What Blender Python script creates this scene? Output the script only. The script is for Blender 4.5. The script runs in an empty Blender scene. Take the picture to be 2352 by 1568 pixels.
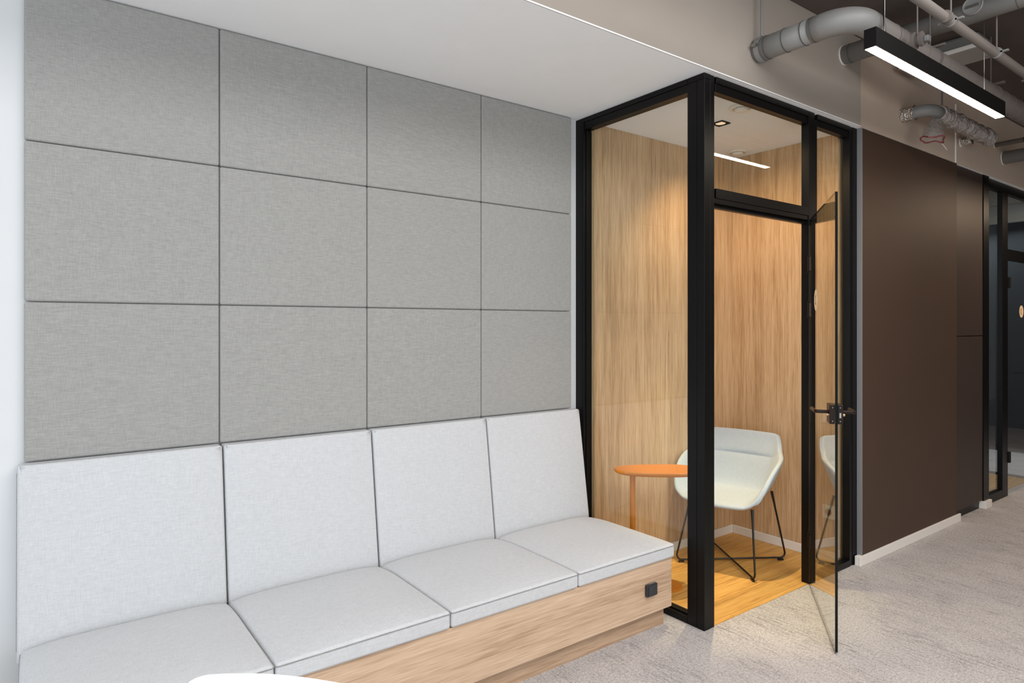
import bpy, bmesh, math, random
from mathutils import Vector, Matrix
random.seed(7)
D = bpy.data
C = bpy.context.scene.collection
PI = math.pi

# ------------------------------------------------------------------ materials
def lin(c):
    def g(v):
        v /= 255.0
        return v / 12.92 if v <= 0.04045 else ((v + 0.055) / 1.055) ** 2.4
    return (g(c[0]), g(c[1]), g(c[2]), 1.0)

def new_mat(name):
    m = D.materials.new(name); m.use_nodes = True
    nt = m.node_tree
    b = nt.nodes['Principled BSDF']
    return m, nt, b

def nd(nt, t, **kw):
    n = nt.nodes.new(t)
    for k, v in kw.items(): setattr(n, k, v)
    return n

def coords(nt, scale, loc=(0, 0, 0), rot=(0, 0, 0), rnd=False, kind='Object'):
    tc = nd(nt, 'ShaderNodeTexCoord')
    mp = nd(nt, 'ShaderNodeMapping')
    mp.inputs['Scale'].default_value = scale
    mp.inputs['Location'].default_value = loc
    mp.inputs['Rotation'].default_value = rot
    if rnd:
        oi = nd(nt, 'ShaderNodeObjectInfo')
        vm = nd(nt, 'ShaderNodeVectorMath', operation='MULTIPLY_ADD')
        nt.links.new(oi.outputs['Random'], vm.inputs[0])
        vm.inputs[1].default_value = (37.0, 53.0, 71.0)
        nt.links.new(tc.outputs[kind], vm.inputs[2])
        nt.links.new(vm.outputs[0], mp.inputs['Vector'])
    else:
        nt.links.new(tc.outputs[kind], mp.inputs['Vector'])
    return mp.outputs['Vector']

def noise(nt, vec, scale=1.0, detail=2.0, rough=0.5, dist=0.0):
    n = nd(nt, 'ShaderNodeTexNoise')
    n.inputs['Scale'].default_value = scale
    n.inputs['Detail'].default_value = detail
    n.inputs['Roughness'].default_value = rough
    n.inputs['Distortion'].default_value = dist
    nt.links.new(vec, n.inputs['Vector'])
    return n.outputs['Fac']

def math_n(nt, op, a, b=None, c=None):
    n = nd(nt, 'ShaderNodeMath', operation=op)
    for i, v in enumerate((a, b, c)):
        if v is None: continue
        if isinstance(v, (int, float)): n.inputs[i].default_value = v
        else: nt.links.new(v, n.inputs[i])
    return n.outputs[0]

def ramp(nt, fac, stops):
    r = nd(nt, 'ShaderNodeValToRGB')
    el = r.color_ramp.elements
    while len(el) < len(stops): el.new(0.5)
    for e, (p, c) in zip(el, stops):
        e.position = p; e.color = c
    nt.links.new(fac, r.inputs['Fac'])
    return r.outputs['Color']

def bump(nt, b, h, strength=0.2, dist=0.002):
    n = nd(nt, 'ShaderNodeBump')
    n.inputs['Strength'].default_value = strength
    n.inputs['Distance'].default_value = dist
    nt.links.new(h, n.inputs['Height'])
    nt.links.new(n.outputs['Normal'], b.inputs['Normal'])

def plain(name, c, rough=0.5, metal=0.0, spec=0.5, var=0.0, bumps=0.0):
    m, nt, b = new_mat(name)
    b.inputs['Roughness'].default_value = rough
    b.inputs['Metallic'].default_value = metal
    b.inputs['Specular IOR Level'].default_value = spec
    n = noise(nt, coords(nt, (1, 1, 1)), 6.0, 3.0)
    lo = tuple(v * (1 - var) for v in lin(c)[:3]) + (1,)
    hi = tuple(min(1, v * (1 + var)) for v in lin(c)[:3]) + (1,)
    nt.links.new(ramp(nt, n, [(0.3, lo), (0.7, hi)]), b.inputs['Base Color'])
    if bumps:
        bump(nt, b, noise(nt, coords(nt, (1, 1, 1)), 260.0, 2.0), bumps, 0.001)
    return m

def fabric(name, dark, light, contrast=(0.36, 0.64), wr=0.0):
    m, nt, b = new_mat(name)
    b.inputs['Roughness'].default_value = 0.95
    b.inputs['Specular IOR Level'].default_value = 0.15
    b.inputs['Sheen Weight'].default_value = 0.15
    n1 = noise(nt, coords(nt, (30, 300, 300), rnd=True), 1.0, 2.0, 0.6)
    n2 = noise(nt, coords(nt, (300, 34, 34), rnd=True), 1.0, 2.0, 0.6)
    n3 = noise(nt, coords(nt, (420, 420, 420), rnd=True), 1.0, 1.0, 0.5)
    s = math_n(nt, 'MULTIPLY_ADD', n1, 0.48, math_n(nt, 'MULTIPLY_ADD', n2, 0.34, math_n(nt, 'MULTIPLY', n3, 0.18)))
    nt.links.new(ramp(nt, s, [(contrast[0], lin(dark)), (contrast[1], lin(light))]), b.inputs['Base Color'])
    h = s
    bm_ = nd(nt, 'ShaderNodeBump'); bm_.inputs['Strength'].default_value = 0.25; bm_.inputs['Distance'].default_value = 0.001
    nt.links.new(h, bm_.inputs['Height'])
    if wr:
        w = noise(nt, coords(nt, (5, 11, 9), rnd=True), 1.0, 2.0, 0.45, 0.6)
        b2 = nd(nt, 'ShaderNodeBump'); b2.inputs['Strength'].default_value = wr; b2.inputs['Distance'].default_value = 0.02
        nt.links.new(w, b2.inputs['Height'])
        nt.links.new(b2.outputs['Normal'], bm_.inputs['Normal'])
    nt.links.new(bm_.outputs['Normal'], b.inputs['Normal'])
    return m

def wood(name, dark, mid, light, axis='z', rough=0.5, fine=1.0, planks=None):
    m, nt, b = new_mat(name)
    b.inputs['Roughness'].default_value = rough
    b.inputs['Specular IOR Level'].default_value = 0.35
    def sc(al, ac):
        return {'x': (al, ac, ac), 'y': (ac, al, ac), 'z': (ac, ac, al)}[axis]
    n1 = noise(nt, coords(nt, sc(0.7, 9)), 1.0, 4.0, 0.6, 0.6)
    n2 = noise(nt, coords(nt, sc(2.2, 80 * fine)), 1.0, 4.0, 0.65, 0.3)
    n3 = noise(nt, coords(nt, sc(9, 330 * fine)), 1.0, 2.0, 0.5)
    s = math_n(nt, 'MULTIPLY_ADD', n1, 0.34, math_n(nt, 'MULTIPLY_ADD', n2, 0.38, math_n(nt, 'MULTIPLY', n3, 0.28)))
    col = ramp(nt, s, [(0.38, lin(dark)), (0.5, lin(mid)), (0.615, lin(light))])
    if planks:
        br = nd(nt, 'ShaderNodeTexBrick')
        br.inputs['Scale'].default_value = 1.0
        br.inputs['Brick Width'].default_value = planks[0]
        br.inputs['Row Height'].default_value = planks[1]
        br.inputs['Mortar Size'].default_value = 0.0016
        br.inputs['Mortar Smooth'].default_value = 0.2
        br.inputs['Color1'].default_value = (0.86, 0.86, 0.86, 1)
        br.inputs['Color2'].default_value = (1.06, 1.03, 1.0, 1)
        br.inputs['Mortar'].default_value = (0.55, 0.5, 0.45, 1)
        nt.links.new(coords(nt, (1, 1, 1), rot=planks[2]), br.inputs['Vector'])
        mx = nd(nt, 'ShaderNodeMix', data_type='RGBA', blend_type='MULTIPLY')
        mx.inputs['Factor'].default_value = 1.0
        nt.links.new(col, mx.inputs[6]); nt.links.new(br.outputs['Color'], mx.inputs[7])
        col = mx.outputs[2]
    nt.links.new(col, b.inputs['Base Color'])
    bump(nt, b, s, 0.12, 0.001)
    return m

def glass(name, tint=(0.97, 0.985, 0.975), ior=1.5, gl=(1, 1, 1)):
    m = D.materials.new(name); m.use_nodes = True
    nt = m.node_tree; nt.nodes.clear()
    out = nd(nt, 'ShaderNodeOutputMaterial')
    tr = nd(nt, 'ShaderNodeBsdfTransparent'); tr.inputs['Color'].default_value = (*tint, 1)
    gg = nd(nt, 'ShaderNodeBsdfGlossy'); gg.inputs['Roughness'].default_value = 0.0; gg.inputs['Color'].default_value = (*gl, 1)
    fr = nd(nt, 'ShaderNodeFresnel'); fr.inputs['IOR'].default_value = ior
    geo = nd(nt, 'ShaderNodeNewGeometry')
    inv = math_n(nt, 'SUBTRACT', 1.0, geo.outputs['Backfacing'])
    fac = math_n(nt, 'MULTIPLY', math_n(nt, 'MULTIPLY', fr.outputs[0], 1.55), inv)
    fac = math_n(nt, 'MINIMUM', fac, 1.0)
    mx = nd(nt, 'ShaderNodeMixShader')
    nt.links.new(fac, mx.inputs[0]); nt.links.new(tr.outputs[0], mx.inputs[1]); nt.links.new(gg.outputs[0], mx.inputs[2])
    nt.links.new(mx.outputs[0], out.inputs['Surface'])
    return m

def emit(name, c, s):
    m, nt, b = new_mat(name)
    b.inputs['Base Color'].default_value = (0.8, 0.8, 0.8, 1)
    b.inputs['Emission Color'].default_value = (*c, 1)
    b.inputs['Emission Strength'].default_value = s
    return m

def carpet_mat():
    m, nt, b = new_mat('carpet')
    b.inputs['Roughness'].default_value = 1.0
    b.inputs['Specular IOR Level'].default_value = 0.05
    f = noise(nt, coords(nt, (1, 1, 1)), 210.0, 3.0, 0.75)
    f2 = noise(nt, coords(nt, (1, 1, 1)), 85.0, 2.0, 0.6)
    st = noise(nt, coords(nt, (60, 9, 1)), 1.0, 3.0, 0.65, 0.2)
    pt = noise(nt, coords(nt, (5.0, 2.2, 1)), 1.0, 3.0, 0.6)
    k = math_n(nt, 'MULTIPLY', math_n(nt, 'SUBTRACT', st, 0.42), math_n(nt, 'MAXIMUM', math_n(nt, 'SUBTRACT', pt, 0.36), 0.0))
    v = math_n(nt, 'MULTIPLY_ADD', f, 0.66, math_n(nt, 'MULTIPLY', f2, 0.34))
    v = math_n(nt, 'SUBTRACT', v, math_n(nt, 'MULTIPLY', math_n(nt, 'MAXIMUM', k, 0.0), 1.7))
    nt.links.new(ramp(nt, v, [(0.27, lin((108, 104, 102))), (0.47, lin((178, 173, 171))), (0.62, lin((214, 209, 206)))]), b.inputs['Base Color'])
    bump(nt, b, f, 0.5, 0.004)
    return m

def foil_mat(name, c, rough, scale, metal=1.0, alpha=1.0):
    m, nt, b = new_mat(name)
    b.inputs['Base Color'].default_value = lin(c)
    b.inputs['Metallic'].default_value = metal
    b.inputs['Roughness'].default_value = rough
    b.inputs['Alpha'].default_value = alpha
    v = nd(nt, 'ShaderNodeTexVoronoi'); v.inputs['Scale'].default_value = scale
    nt.links.new(coords(nt, (1, 1, 1)), v.inputs['Vector'])
    n = noise(nt, coords(nt, (1, 1, 1)), scale * 0.8, 3.0, 0.6, 1.5)
    h = math_n(nt, 'ADD', v.outputs['Distance'], n)
    bump(nt, b, h, 0.9, 0.01)
    return m

M = {}
M['panel'] = fabric('panel_fabric', (143, 142, 138), (169, 168, 164), (0.32, 0.68))
M['cushion'] = fabric('cushion_fabric', (188, 189, 190), (209, 210, 211), (0.32, 0.68), wr=0.015)
M['cushion_pipe'] = fabric('piping_fabric', (128, 127, 126), (160, 159, 157))
M['chair_fabric'] = fabric('chair_fabric', (174, 184, 194), (192, 201, 209), (0.3, 0.7))
M['white_wall'] = plain('white_paint', (216, 217, 217), 0.85, spec=0.2, var=0.01)
M['ceiling'] = plain('ceiling_paint', (246, 246, 245), 0.9, spec=0.15, var=0.01)
M['ceiling_cool'] = plain('booth_ceiling_paint', (242, 247, 252), 0.9, spec=0.15, var=0.01)
M['bulk_l'] = plain('bulkhead_paint', (170, 160, 149), 0.85, spec=0.2, var=0.015, bumps=0.06)
M['bulk_r'] = plain('bulkhead_right_tone', (198, 178, 160), 0.85, spec=0.2, var=0.015, bumps=0.06)  # right stretch of the bulkhead, lighter beige than the left
M['slab'] = plain('slab_paint', (92, 83, 77), 0.9, spec=0.15, var=0.08, bumps=0.3)
M['brown'] = plain('brown_laminate', (74, 57, 46), 0.55, spec=0.22, var=0.02, bumps=0.1)
M['brown_gloss'] = plain('dark_brown_door', (62, 50, 44), 0.5, spec=0.3, var=0.02, bumps=0.1)
M['edge_grey'] = plain('edge_grey', (130, 128, 130), 0.6)
M['base_white'] = plain('baseboard_paint', (232, 226, 218), 0.5, var=0.01)
M['black'] = plain('black_aluminium', (11, 10, 10), 0.36, spec=0.22, var=0.04)
M['blackin'] = plain('black_gasket', (10, 10, 10), 0.6, spec=0.3)
M['rod'] = plain('black_rod', (13, 13, 14), 0.3, spec=0.5)
M['oak'] = wood('oak_panel', (166, 132, 95), (200, 166, 127), (218, 188, 151), 'z', 0.55)
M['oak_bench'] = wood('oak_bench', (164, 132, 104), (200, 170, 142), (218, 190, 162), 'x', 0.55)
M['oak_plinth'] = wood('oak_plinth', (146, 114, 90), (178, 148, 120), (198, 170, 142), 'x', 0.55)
M['oak_floor'] = wood('oak_floor', (178, 130, 68), (214, 164, 88), (230, 182, 106), 'x', 0.45, 0.5, planks=(1.2, 0.14, (0, 0, 0)))
M['carpet'] = carpet_mat()
M['glass'] = glass('clear_glass')
M['glass_door'] = glass('door_glass', (0.90, 0.93, 0.89))
M['glass_dark'] = glass('dim_glass', (0.90, 0.93, 0.94))
M['glass_edge'] = plain('glass_edge', (6, 12, 10), 0.2, spec=0.3)
M['sticker'] = plain('sticker_white', (236, 224, 206), 0.6)
M['sticker_tan'] = plain('sticker_beige', (240, 208, 168), 0.6)
M['ink'] = plain('ink', (44, 38, 34), 0.7)
M['bronze'] = plain('bronze_black', (40, 30, 26), 0.3, metal=0.6)
M['brass'] = plain('brass', (226, 192, 150), 0.25, metal=1.0)
M['steel'] = plain('steel', (170, 168, 165), 0.35, metal=0.9)
M['orange'] = plain('orange_lacquer', (204, 122, 26), 0.38, var=0.01)
M['plastic_white'] = plain('white_plastic', (236, 232, 224), 0.4)
M['plastic_black'] = plain('black_plastic', (44, 47, 52), 0.35)
M['duct'] = plain('duct_grey', (140, 139, 136), 0.55, metal=0.15, var=0.03, bumps=0.05)
M['duct_d'] = plain('duct_painted', (116, 108, 102), 0.6, var=0.04, bumps=0.05)
M['ring'] = plain('duct_seam', (84, 83, 82), 0.5)
M['foil'] = foil_mat('foil', (220, 214, 206), 0.22, 70)
M['wrap'] = foil_mat('plastic_wrap', (172, 162, 156), 0.2, 45, metal=0.1)
M['bag'] = foil_mat('clear_bag', (176, 168, 162), 0.2, 38, metal=0.0, alpha=0.38)
M['red'] = plain('red_band', (146, 74, 74), 0.5)
M['housing'] = plain('black_housing', (16, 14, 13), 0.55, spec=0.2)
M['strip'] = emit('led_strip', (1.0, 0.86, 0.68), 30.0)
M['spotglow'] = emit('spot_lens', (1.0, 0.7, 0.4), 0.6)
M['table_white'] = plain('white_laminate', (250, 250, 250), 0.35)
M['grey_dim'] = plain('dim_grey', (120, 126, 130), 0.8)
M['grille'] = plain('unit_grille', (172, 166, 158), 0.7)
M['darkwall'] = plain('dark_far_wall', (30, 29, 30), 0.5)

# ------------------------------------------------------------------ helpers
def link(name, bm, mats, parent=None, smooth=False, bevel=0.0, seg=2, subsurf=0, solid=None):
    me = D.meshes.new(name)
    bmesh.ops.recalc_face_normals(bm, faces=bm.faces)
    bm.to_mesh(me); bm.free()
    if not isinstance(mats, (list, tuple)): mats = [mats]
    for m in mats: me.materials.append(m)
    o = D.objects.new(name, me); C.objects.link(o)
    if parent is not None: o.parent = parent
    if solid:
        md = o.modifiers.new('solid', 'SOLIDIFY'); md.thickness = solid[0]; md.offset = solid[1]
    if bevel:
        md = o.modifiers.new('bevel', 'BEVEL'); md.width = bevel; md.segments = seg
        md.limit_method = 'ANGLE'; md.angle_limit = math.radians(35); md.harden_normals = smooth
    if subsurf:
        md = o.modifiers.new('sub', 'SUBSURF'); md.levels = subsurf; md.render_levels = subsurf
    if smooth:
        for p in me.polygons: p.use_smooth = True
    return o

def box(bm, x0, x1, y0, y1, z0, z1, mi=0):
    v = [bm.verts.new((x, y, z)) for x in (x0, x1) for y in (y0, y1) for z in (z0, z1)]
    q = [(0, 1, 3, 2), (4, 6, 7, 5), (0, 4, 5, 1), (2, 3, 7, 6), (0, 2, 6, 4), (1, 5, 7, 3)]
    fs = []
    for f in q:
        fc = bm.faces.new([v[i] for i in f]); fc.material_index = mi; fs.append(fc)
    return v, fs

def boxes(*bs):
    bm = bmesh.new()
    for b in bs: box(bm, *b)
    return bm

def obox(bm, o, ax, ay, az, hx, hy, hz, mi=0):
    """oriented box: centre o, unit axes, half sizes"""
    o = Vector(o); ax = Vector(ax); ay = Vector(ay); az = Vector(az)
    v = [bm.verts.new(o + ax * sx * hx + ay * sy * hy + az * sz * hz) for sx in (-1, 1) for sy in (-1, 1) for sz in (-1, 1)]
    q = [(0, 1, 3, 2), (4, 6, 7, 5), (0, 4, 5, 1), (2, 3, 7, 6), (0, 2, 6, 4), (1, 5, 7, 3)]
    for f in q:
        bm.faces.new([v[i] for i in f]).material_index = mi
    return v

def tube(bm, pts, r, seg=12, cap=True, mi=0):
    """tube along points; r number or list"""
    pts = [Vector(p) for p in pts]
    n = len(pts)
    rs = [r] * n if isinstance(r, (int, float)) else list(r)
    rings = []
    up = None
    for i, p in enumerate(pts):
        if i == 0: t = pts[1] - p
        elif i == n - 1: t = p - pts[i - 1]
        else: t = (pts[i + 1] - p).normalized() + (p - pts[i - 1]).normalized()
        t.normalize()
        if up is None:
            up = Vector((0, 0, 1)) if abs(t.z) < 0.9 else Vector((1, 0, 0))
        a = (up - t * up.dot(t)).normalized(); up = a
        b = t.cross(a)
        rings.append([bm.verts.new(p + (a * math.cos(k * 2 * PI / seg) + b * math.sin(k * 2 * PI / seg)) * rs[i]) for k in range(seg)])
    for i in range(n - 1):
        for k in range(seg):
            f = bm.faces.new((rings[i][k], rings[i][(k + 1) % seg], rings[i + 1][(k + 1) % seg], rings[i + 1][k])); f.material_index = mi
    if cap:
        bm.faces.new(list(reversed(rings[0]))).material_index = mi
        bm.faces.new(rings[-1]).material_index = mi
    return rings

def loop_tube(bm, pts, r, seg=6):
    pts = [Vector(p) for p in pts]; n = len(pts)
    rings = []
    for i, p in enumerate(pts):
        t = (pts[(i + 1) % n] - pts[i - 1]).normalized()
        up = Vector((0, 0, 1)) if abs(t.z) < 0.8 else Vector((0, 1, 0))
        a = (up - t * up.dot(t)).normalized(); b = t.cross(a)
        rings.append([bm.verts.new(p + (a * math.cos(k * 2 * PI / seg) + b * math.sin(k * 2 * PI / seg)) * r) for k in range(seg)])
    for i in range(n):
        j = (i + 1) % n
        for k in range(seg):
            bm.faces.new((rings[i][k], rings[i][(k + 1) % seg], rings[j][(k + 1) % seg], rings[j][k]))

def arc(p0, p1, p2, rad, n=6):
    """points rounding the corner p1"""
    p0, p1, p2 = Vector(p0), Vector(p1), Vector(p2)
    a = (p0 - p1).normalized(); b = (p2 - p1).normalized()
    ang = a.angle(b); d = rad / math.tan(ang / 2)
    s = p1 + a * d; e = p1 + b * d
    c = p1 + (a + b).normalized() * (rad / math.sin(ang / 2))
    out = []
    u = (s - c).normalized(); w = (e - c).normalized(); th = u.angle(w)
    for i in range(n + 1):
        f = i / n
        out.append(c + (u * math.sin((1 - f) * th) + w * math.sin(f * th)) / math.sin(th) * rad)
    return out

def lathe(bm, prof, o=(0, 0, 0), axis='z', seg=24, mi=0):
    """profile list of (r, h)"""
    o = Vector(o)
    def P(r, h, a):
        c, s = r * math.cos(a), r * math.sin(a)
        return o + (Vector((c, s, h)) if axis == 'z' else Vector((h, c, s)) if axis == 'x' else Vector((c, h, s)))
    rings = []
    for r, h in prof:
        rings.append([bm.verts.new(P(r, h, k * 2 * PI / seg)) for k in range(seg)])
    for i in range(len(prof) - 1):
        for k in range(seg):
            bm.faces.new((rings[i][k], rings[i][(k + 1) % seg], rings[i + 1][(k + 1) % seg], rings[i + 1][k])).material_index = mi
    bm.faces.new(rings[0]).material_index = mi
    bm.faces.new(rings[-1]).material_index = mi

def prism(bm, poly, z0, z1, mi=0):
    a = [bm.verts.new((x, y, z0)) for x, y in poly]
    b = [bm.verts.new((x, y, z1)) for x, y in poly]
    n = len(poly)
    for i in range(n):
        bm.faces.new((a[i], a[(i + 1) % n], b[(i + 1) % n], b[i])).material_index = mi
    bm.faces.new(list(reversed(a))).material_index = mi
    bm.faces.new(b).material_index = mi

def thing(name, label, cat, loc=(0, 0, 0), rotz=0.0, group=None, kind=None):
    o = D.objects.new(name, None); C.objects.link(o)
    o.empty_display_size = 0.1
    o.location = loc; o.rotation_euler = (0, 0, rotz)
    return tag(o, label, cat, group, kind)

def tag(o, label=None, cat=None, group=None, kind=None):
    if label: o['label'] = label
    if cat: o['category'] = cat
    if group: o['group'] = group
    if kind: o['kind'] = kind
    return o

def struct(name, bm, m, label, cat, **kw):
    return tag(link(name, bm, m, **kw), label, cat, kind='structure')

# ------------------------------------------------------------------ dimensions
ZC = 2.841          # soffit / frame top
ZI = 2.807          # booth ceiling
ZS = 3.41           # slab
YW = 3.035          # back wall
X0, Y0 = 2.737, 2.064   # booth corner

# ------------------------------------------------------------------ shell
floor = struct('floor', boxes((-4.0, 13.0, -5.0, 5.0, -0.05, 0.0)), M['carpet'], 'mottled grey carpet floor with dark streaks', 'floor')
struct('floor_booth', boxes((2.80, 4.222, 2.072, 2.932, 0.0, 0.004)), M['oak_floor'], 'golden oak plank floor inside the near glass booth', 'floor')
struct('wall_back', boxes((-3.2, 4.42, YW, YW + 0.12, 0.0, ZS)), M['white_wall'], 'white painted wall behind the fabric panels', 'wall')
struct('ceiling', boxes((-3.2, 9.0, 2.034, YW, ZC, ZC + 0.06)), M['ceiling'], 'lowered white ceiling above the bench', 'ceiling')
struct('wall_bulkhead', boxes((-3.2, 4.304, 2.03, 2.034, ZC, ZS), (-3.2, 4.304, 2.034, 2.10, ZC + 0.06, ZS)), M['bulk_l'], 'pale beige bulkhead above bench and glass booth', 'wall')
struct('wall_bulkhead_corridor', boxes((4.304, 12.0, 2.032, 2.034, ZC, ZS), (4.304, 12.0, 2.034, 2.10, ZC + 0.06, ZS)), M['bulk_r'], 'right stretch of the bulkhead above the dark brown wall', 'wall')
struct('trim_1', boxes((-3.2, 4.30, 2.0285, 2.030, ZC - 0.0005, ZC + 0.006)), M['ceiling'], 'thin white corner bead along the bulkhead edge', 'trim')
struct('trim_2', boxes((5.842, 5.854, 2.026, 2.032, ZC, 3.30)), M['ceiling'], 'thin white vertical joint bead on the bulkhead', 'trim')
struct('ceiling_slab', boxes((-3.2, 12.0, -5.0, 2.10, ZS, ZS + 0.1)), M['slab'], 'dark grey brown concrete slab above the pipes', 'ceiling')
# ceiling slab joint lines are shallow ribs
struct('trim_3', boxes((-3.0, 12.0, 1.18, 1.20, ZS - 0.012, ZS), (4.62, 4.64, -3.0, 2.02, ZS - 0.012, ZS), (3.30, 3.32, -3.0, 2.02, ZS - 0.012, ZS)), M['slab'], 'shallow joint ribs across the dark slab', 'trim')

struct('wall_reflection_blocker', boxes((12.0, 12.1, -5.0, 5.0, 0.0, ZS)), M['darkwall'], 'added unseen dark wall blocking world reflections in the far glass', 'wall')  # added out of view so the far booth glass reflects dark, not the world
# booth lining
struct('wall_booth_back', boxes((2.80, 4.40, 2.932, YW - 0.002, 0.0, ZC - 0.002)), M['oak'], 'oak veneer back wall of the near booth', 'wall')
struct('wall_booth_right', boxes((4.222, 4.322, 2.135, 2.931, 0.0, ZC - 0.002)), M['oak'], 'oak veneer side wall of the near booth', 'wall')
struct('ceiling_booth', boxes((2.80, 4.221, 2.135, 2.931, ZI, ZC - 0.002)), M['ceiling_cool'], 'white ceiling inside the near booth', 'ceiling')
struct('baseboard_booth_back', boxes((2.80, 4.221, 2.918, 2.931, 0.004, 0.064)), M['base_white'], 'white baseboard under the booth back wall', 'baseboard', bevel=0.003)
struct('baseboard_booth_right', boxes((4.208, 4.221, 2.135, 2.917, 0.004, 0.064)), M['base_white'], 'white baseboard under the booth side wall', 'baseboard', bevel=0.003)

# dark wall to the right of the booth
struct('wall_brown', boxes((4.337, 5.886, 2.035, 2.20, 0.0, ZC - 0.002)), M['brown'], 'dark brown laminate wall right of the glass booth', 'wall')
struct('trim_4', boxes((4.327, 4.337, 2.035, 2.20, 0.0, ZC - 0.002)), M['edge_grey'], 'grey edge strip at the end of the brown wall', 'trim')
struct('baseboard_right', boxes((4.280, 5.93, 2.020, 2.034, 0.0, 0.062), (4.280, 4.326, 2.034, 2.058, 0.0, 0.062)), M['base_white'], 'cream baseboard along the brown wall', 'baseboard', bevel=0.003)
struct('wall_brown_door_head', boxes((5.890, 6.490, 2.052, 2.20, 1.472, ZC - 0.002)), M['brown_gloss'], 'upper dark brown flush access panel with warm sheen', 'wall', bevel=0.002)
struct('wall_brown_door_foot', boxes((5.890, 6.490, 2.052, 2.20, 0.07, 1.466)), M['brown_gloss'], 'lower dark brown flush access panel', 'wall', bevel=0.002)
struct('trim_5', boxes((5.94, 6.48, 2.075, 2.20, 0.0, 0.068)), M['black'], 'recessed black plinth under the access panels', 'trim')
struct('wall_brown_pillar', boxes((6.494, 6.615, 2.045, 2.9, 0.064, ZC - 0.002)), M['black'], 'narrow black pillar before the far booth', 'wall')
struct('baseboard_pillar', boxes((6.484, 6.625, 2.025, 2.12, 0.0, 0.063)), M['base_white'], 'short white baseboard block under the black pillar', 'baseboard', bevel=0.003)

# ------------------------------------------------------------------ near glass booth
FX = 2.800   # inner face of the left frame
t = thing('window_1', 'tall black-framed glass side of the near booth, beside the bench', 'window', (X0, 2.5, 0), kind='structure')
def rel(t, *bs):
    bm = bmesh.new(); l = t.location
    for b in bs: box(bm, b[0] - l.x, b[1] - l.x, b[2] - l.y, b[3] - l.y, b[4] - l.z, b[5] - l.z)
    return bm
link('frame_jamb', rel(t, (X0, FX, 2.962, YW - 0.001, 0, ZC - 0.002), (2.757, FX, 2.956, 2.9618, 0.045, 2.764)), M['black'], t, bevel=0.0015)
link('frame_head', rel(t, (X0, FX, 2.172, 2.961, 2.812, ZC - 0.002), (X0 + 0.004, FX, 2.172, 2.961, 2.768, 2.8115)), M['black'], t, bevel=0.0015)
link('frame_sill', rel(t, (X0, FX, 2.172, 2.961, 0.0, 0.036), (2.757, FX, 2.172, 2.955, 0.0365, 0.044)), M['black'], t, bevel=0.0015)
link('pane', rel(t, (2.772, 2.778, 2.172, 2.955, 0.0445, 2.7675)), M['glass'], t)

post = bmesh.new()
box(post, X0, 2.787, 2.112, 2.170, 0.0, ZC - 0.031)
box(post, X0, 2.787, Y0, 2.110, 0.0, ZC - 0.031)
box(post, 2.789, 2.822, Y0 + 0.002, 2.135, 0.0, ZC - 0.002)
box(post, 2.822, 2.834, Y0 + 0.012, 2.135, 2.200, ZC - 0.03)
box(post, X0, 2.788, Y0, 2.170, ZC - 0.030, ZC - 0.002)
struct('trim_6', post, M['black'], 'thick black corner post of the near glass booth', 'post', bevel=0.0015)

YD = 2.112   # inner face of the front frames
t = thing('window_2', 'black-framed transom window above the booth doorway', 'window', (3.24, Y0, 2.2), kind='structure')
link('frame_head', rel(t, (2.836, 3.733, Y0, YD, 2.808, ZC - 0.002), (2.836, 3.733, Y0 + 0.006, YD, 2.764, 2.8075)), M['black'], t, bevel=0.0015)
link('frame_transom', rel(t, (2.836, 3.733, Y0, YD, 2.212, 2.263), (2.824, 3.733, Y0 + 0.003, YD, 2.186, 2.2115), (2.824, 3.733, Y0 + 0.020, YD, 2.166, 2.1855)), M['black'], t, bevel=0.0015)
link('pane', rel(t, (2.836, 3.733, 2.098, 2.104, 2.2635, 2.7635)), M['glass'], t)

t = thing('window_3', 'narrow tall black-framed sidelight right of the booth doorway', 'window', (4.0, Y0, 0), kind='structure')
link('mullion', rel(t, (3.735, 3.800, Y0, YD, 0.006, ZC - 0.002), (3.8005, 3.834, Y0 + 0.003, YD, 0.006, 2.80)), M['black'], t, bevel=0.0015)
link('frame_head', rel(t, (3.836, 4.233, Y0, YD, 2.808, ZC - 0.002), (3.836, 4.233, Y0 + 0.006, YD, 2.768, 2.8075)), M['black'], t, bevel=0.0015)
link('frame_jamb', rel(t, (4.270, 4.325, Y0, YD, 0.0, ZC - 0.002), (4.235, 4.2695, Y0 + 0.003, YD, 0.0, 2.839)), M['black'], t, bevel=0.0015)
link('frame_sill', rel(t, (3.836, 4.233, Y0, YD, 0.0, 0.040)), M['black'], t, bevel=0.0015)
link('pane', rel(t, (3.836, 4.233, 2.098, 2.104, 0.0405, 2.7675)), M['glass'], t)

# door leaf, hinged at HN, open towards the camera
HN = Vector((3.734, 2.055, 0)); FE = Vector((3.047, 1.549, 0))
u = (FE - HN).normalized(); nrm = Vector((-u.y * -1, -u.x, 0))
nrm = Vector((u.y, -u.x, 0)).normalized()   # left face normal
if nrm.dot(Vector((-0.805, 0.593, 0))) < 0: nrm = -nrm
W = (FE - HN).length
Zv = Vector((0, 0, 1))
t = thing('door_1', 'frameless glass door of the near booth, standing open', 'door', tuple(HN), kind='structure')
bm = bmesh.new()
obox(bm, u * (W / 2) + Zv * 1.098, u, nrm, Zv, W / 2, 0.006, 1.088)
for f in bm.faces:
    nn = f.normal if f.normal.length else None
bmesh.ops.recalc_face_normals(bm, faces=bm.faces)
for f in bm.faces:
    f.material_index = 0 if abs(f.normal.dot(nrm)) > 0.9 else 1
link('door_leaf', bm, [M['glass_door'], M['glass_edge']], t)
bm = bmesh.new(); tube(bm, [u * -0.004 + Zv * 0.02 - nrm * 0.0, u * -0.004 + Zv * 2.15], 0.010, 12)
link('pivot_rod', bm, M['rod'], t, smooth=False)
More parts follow.
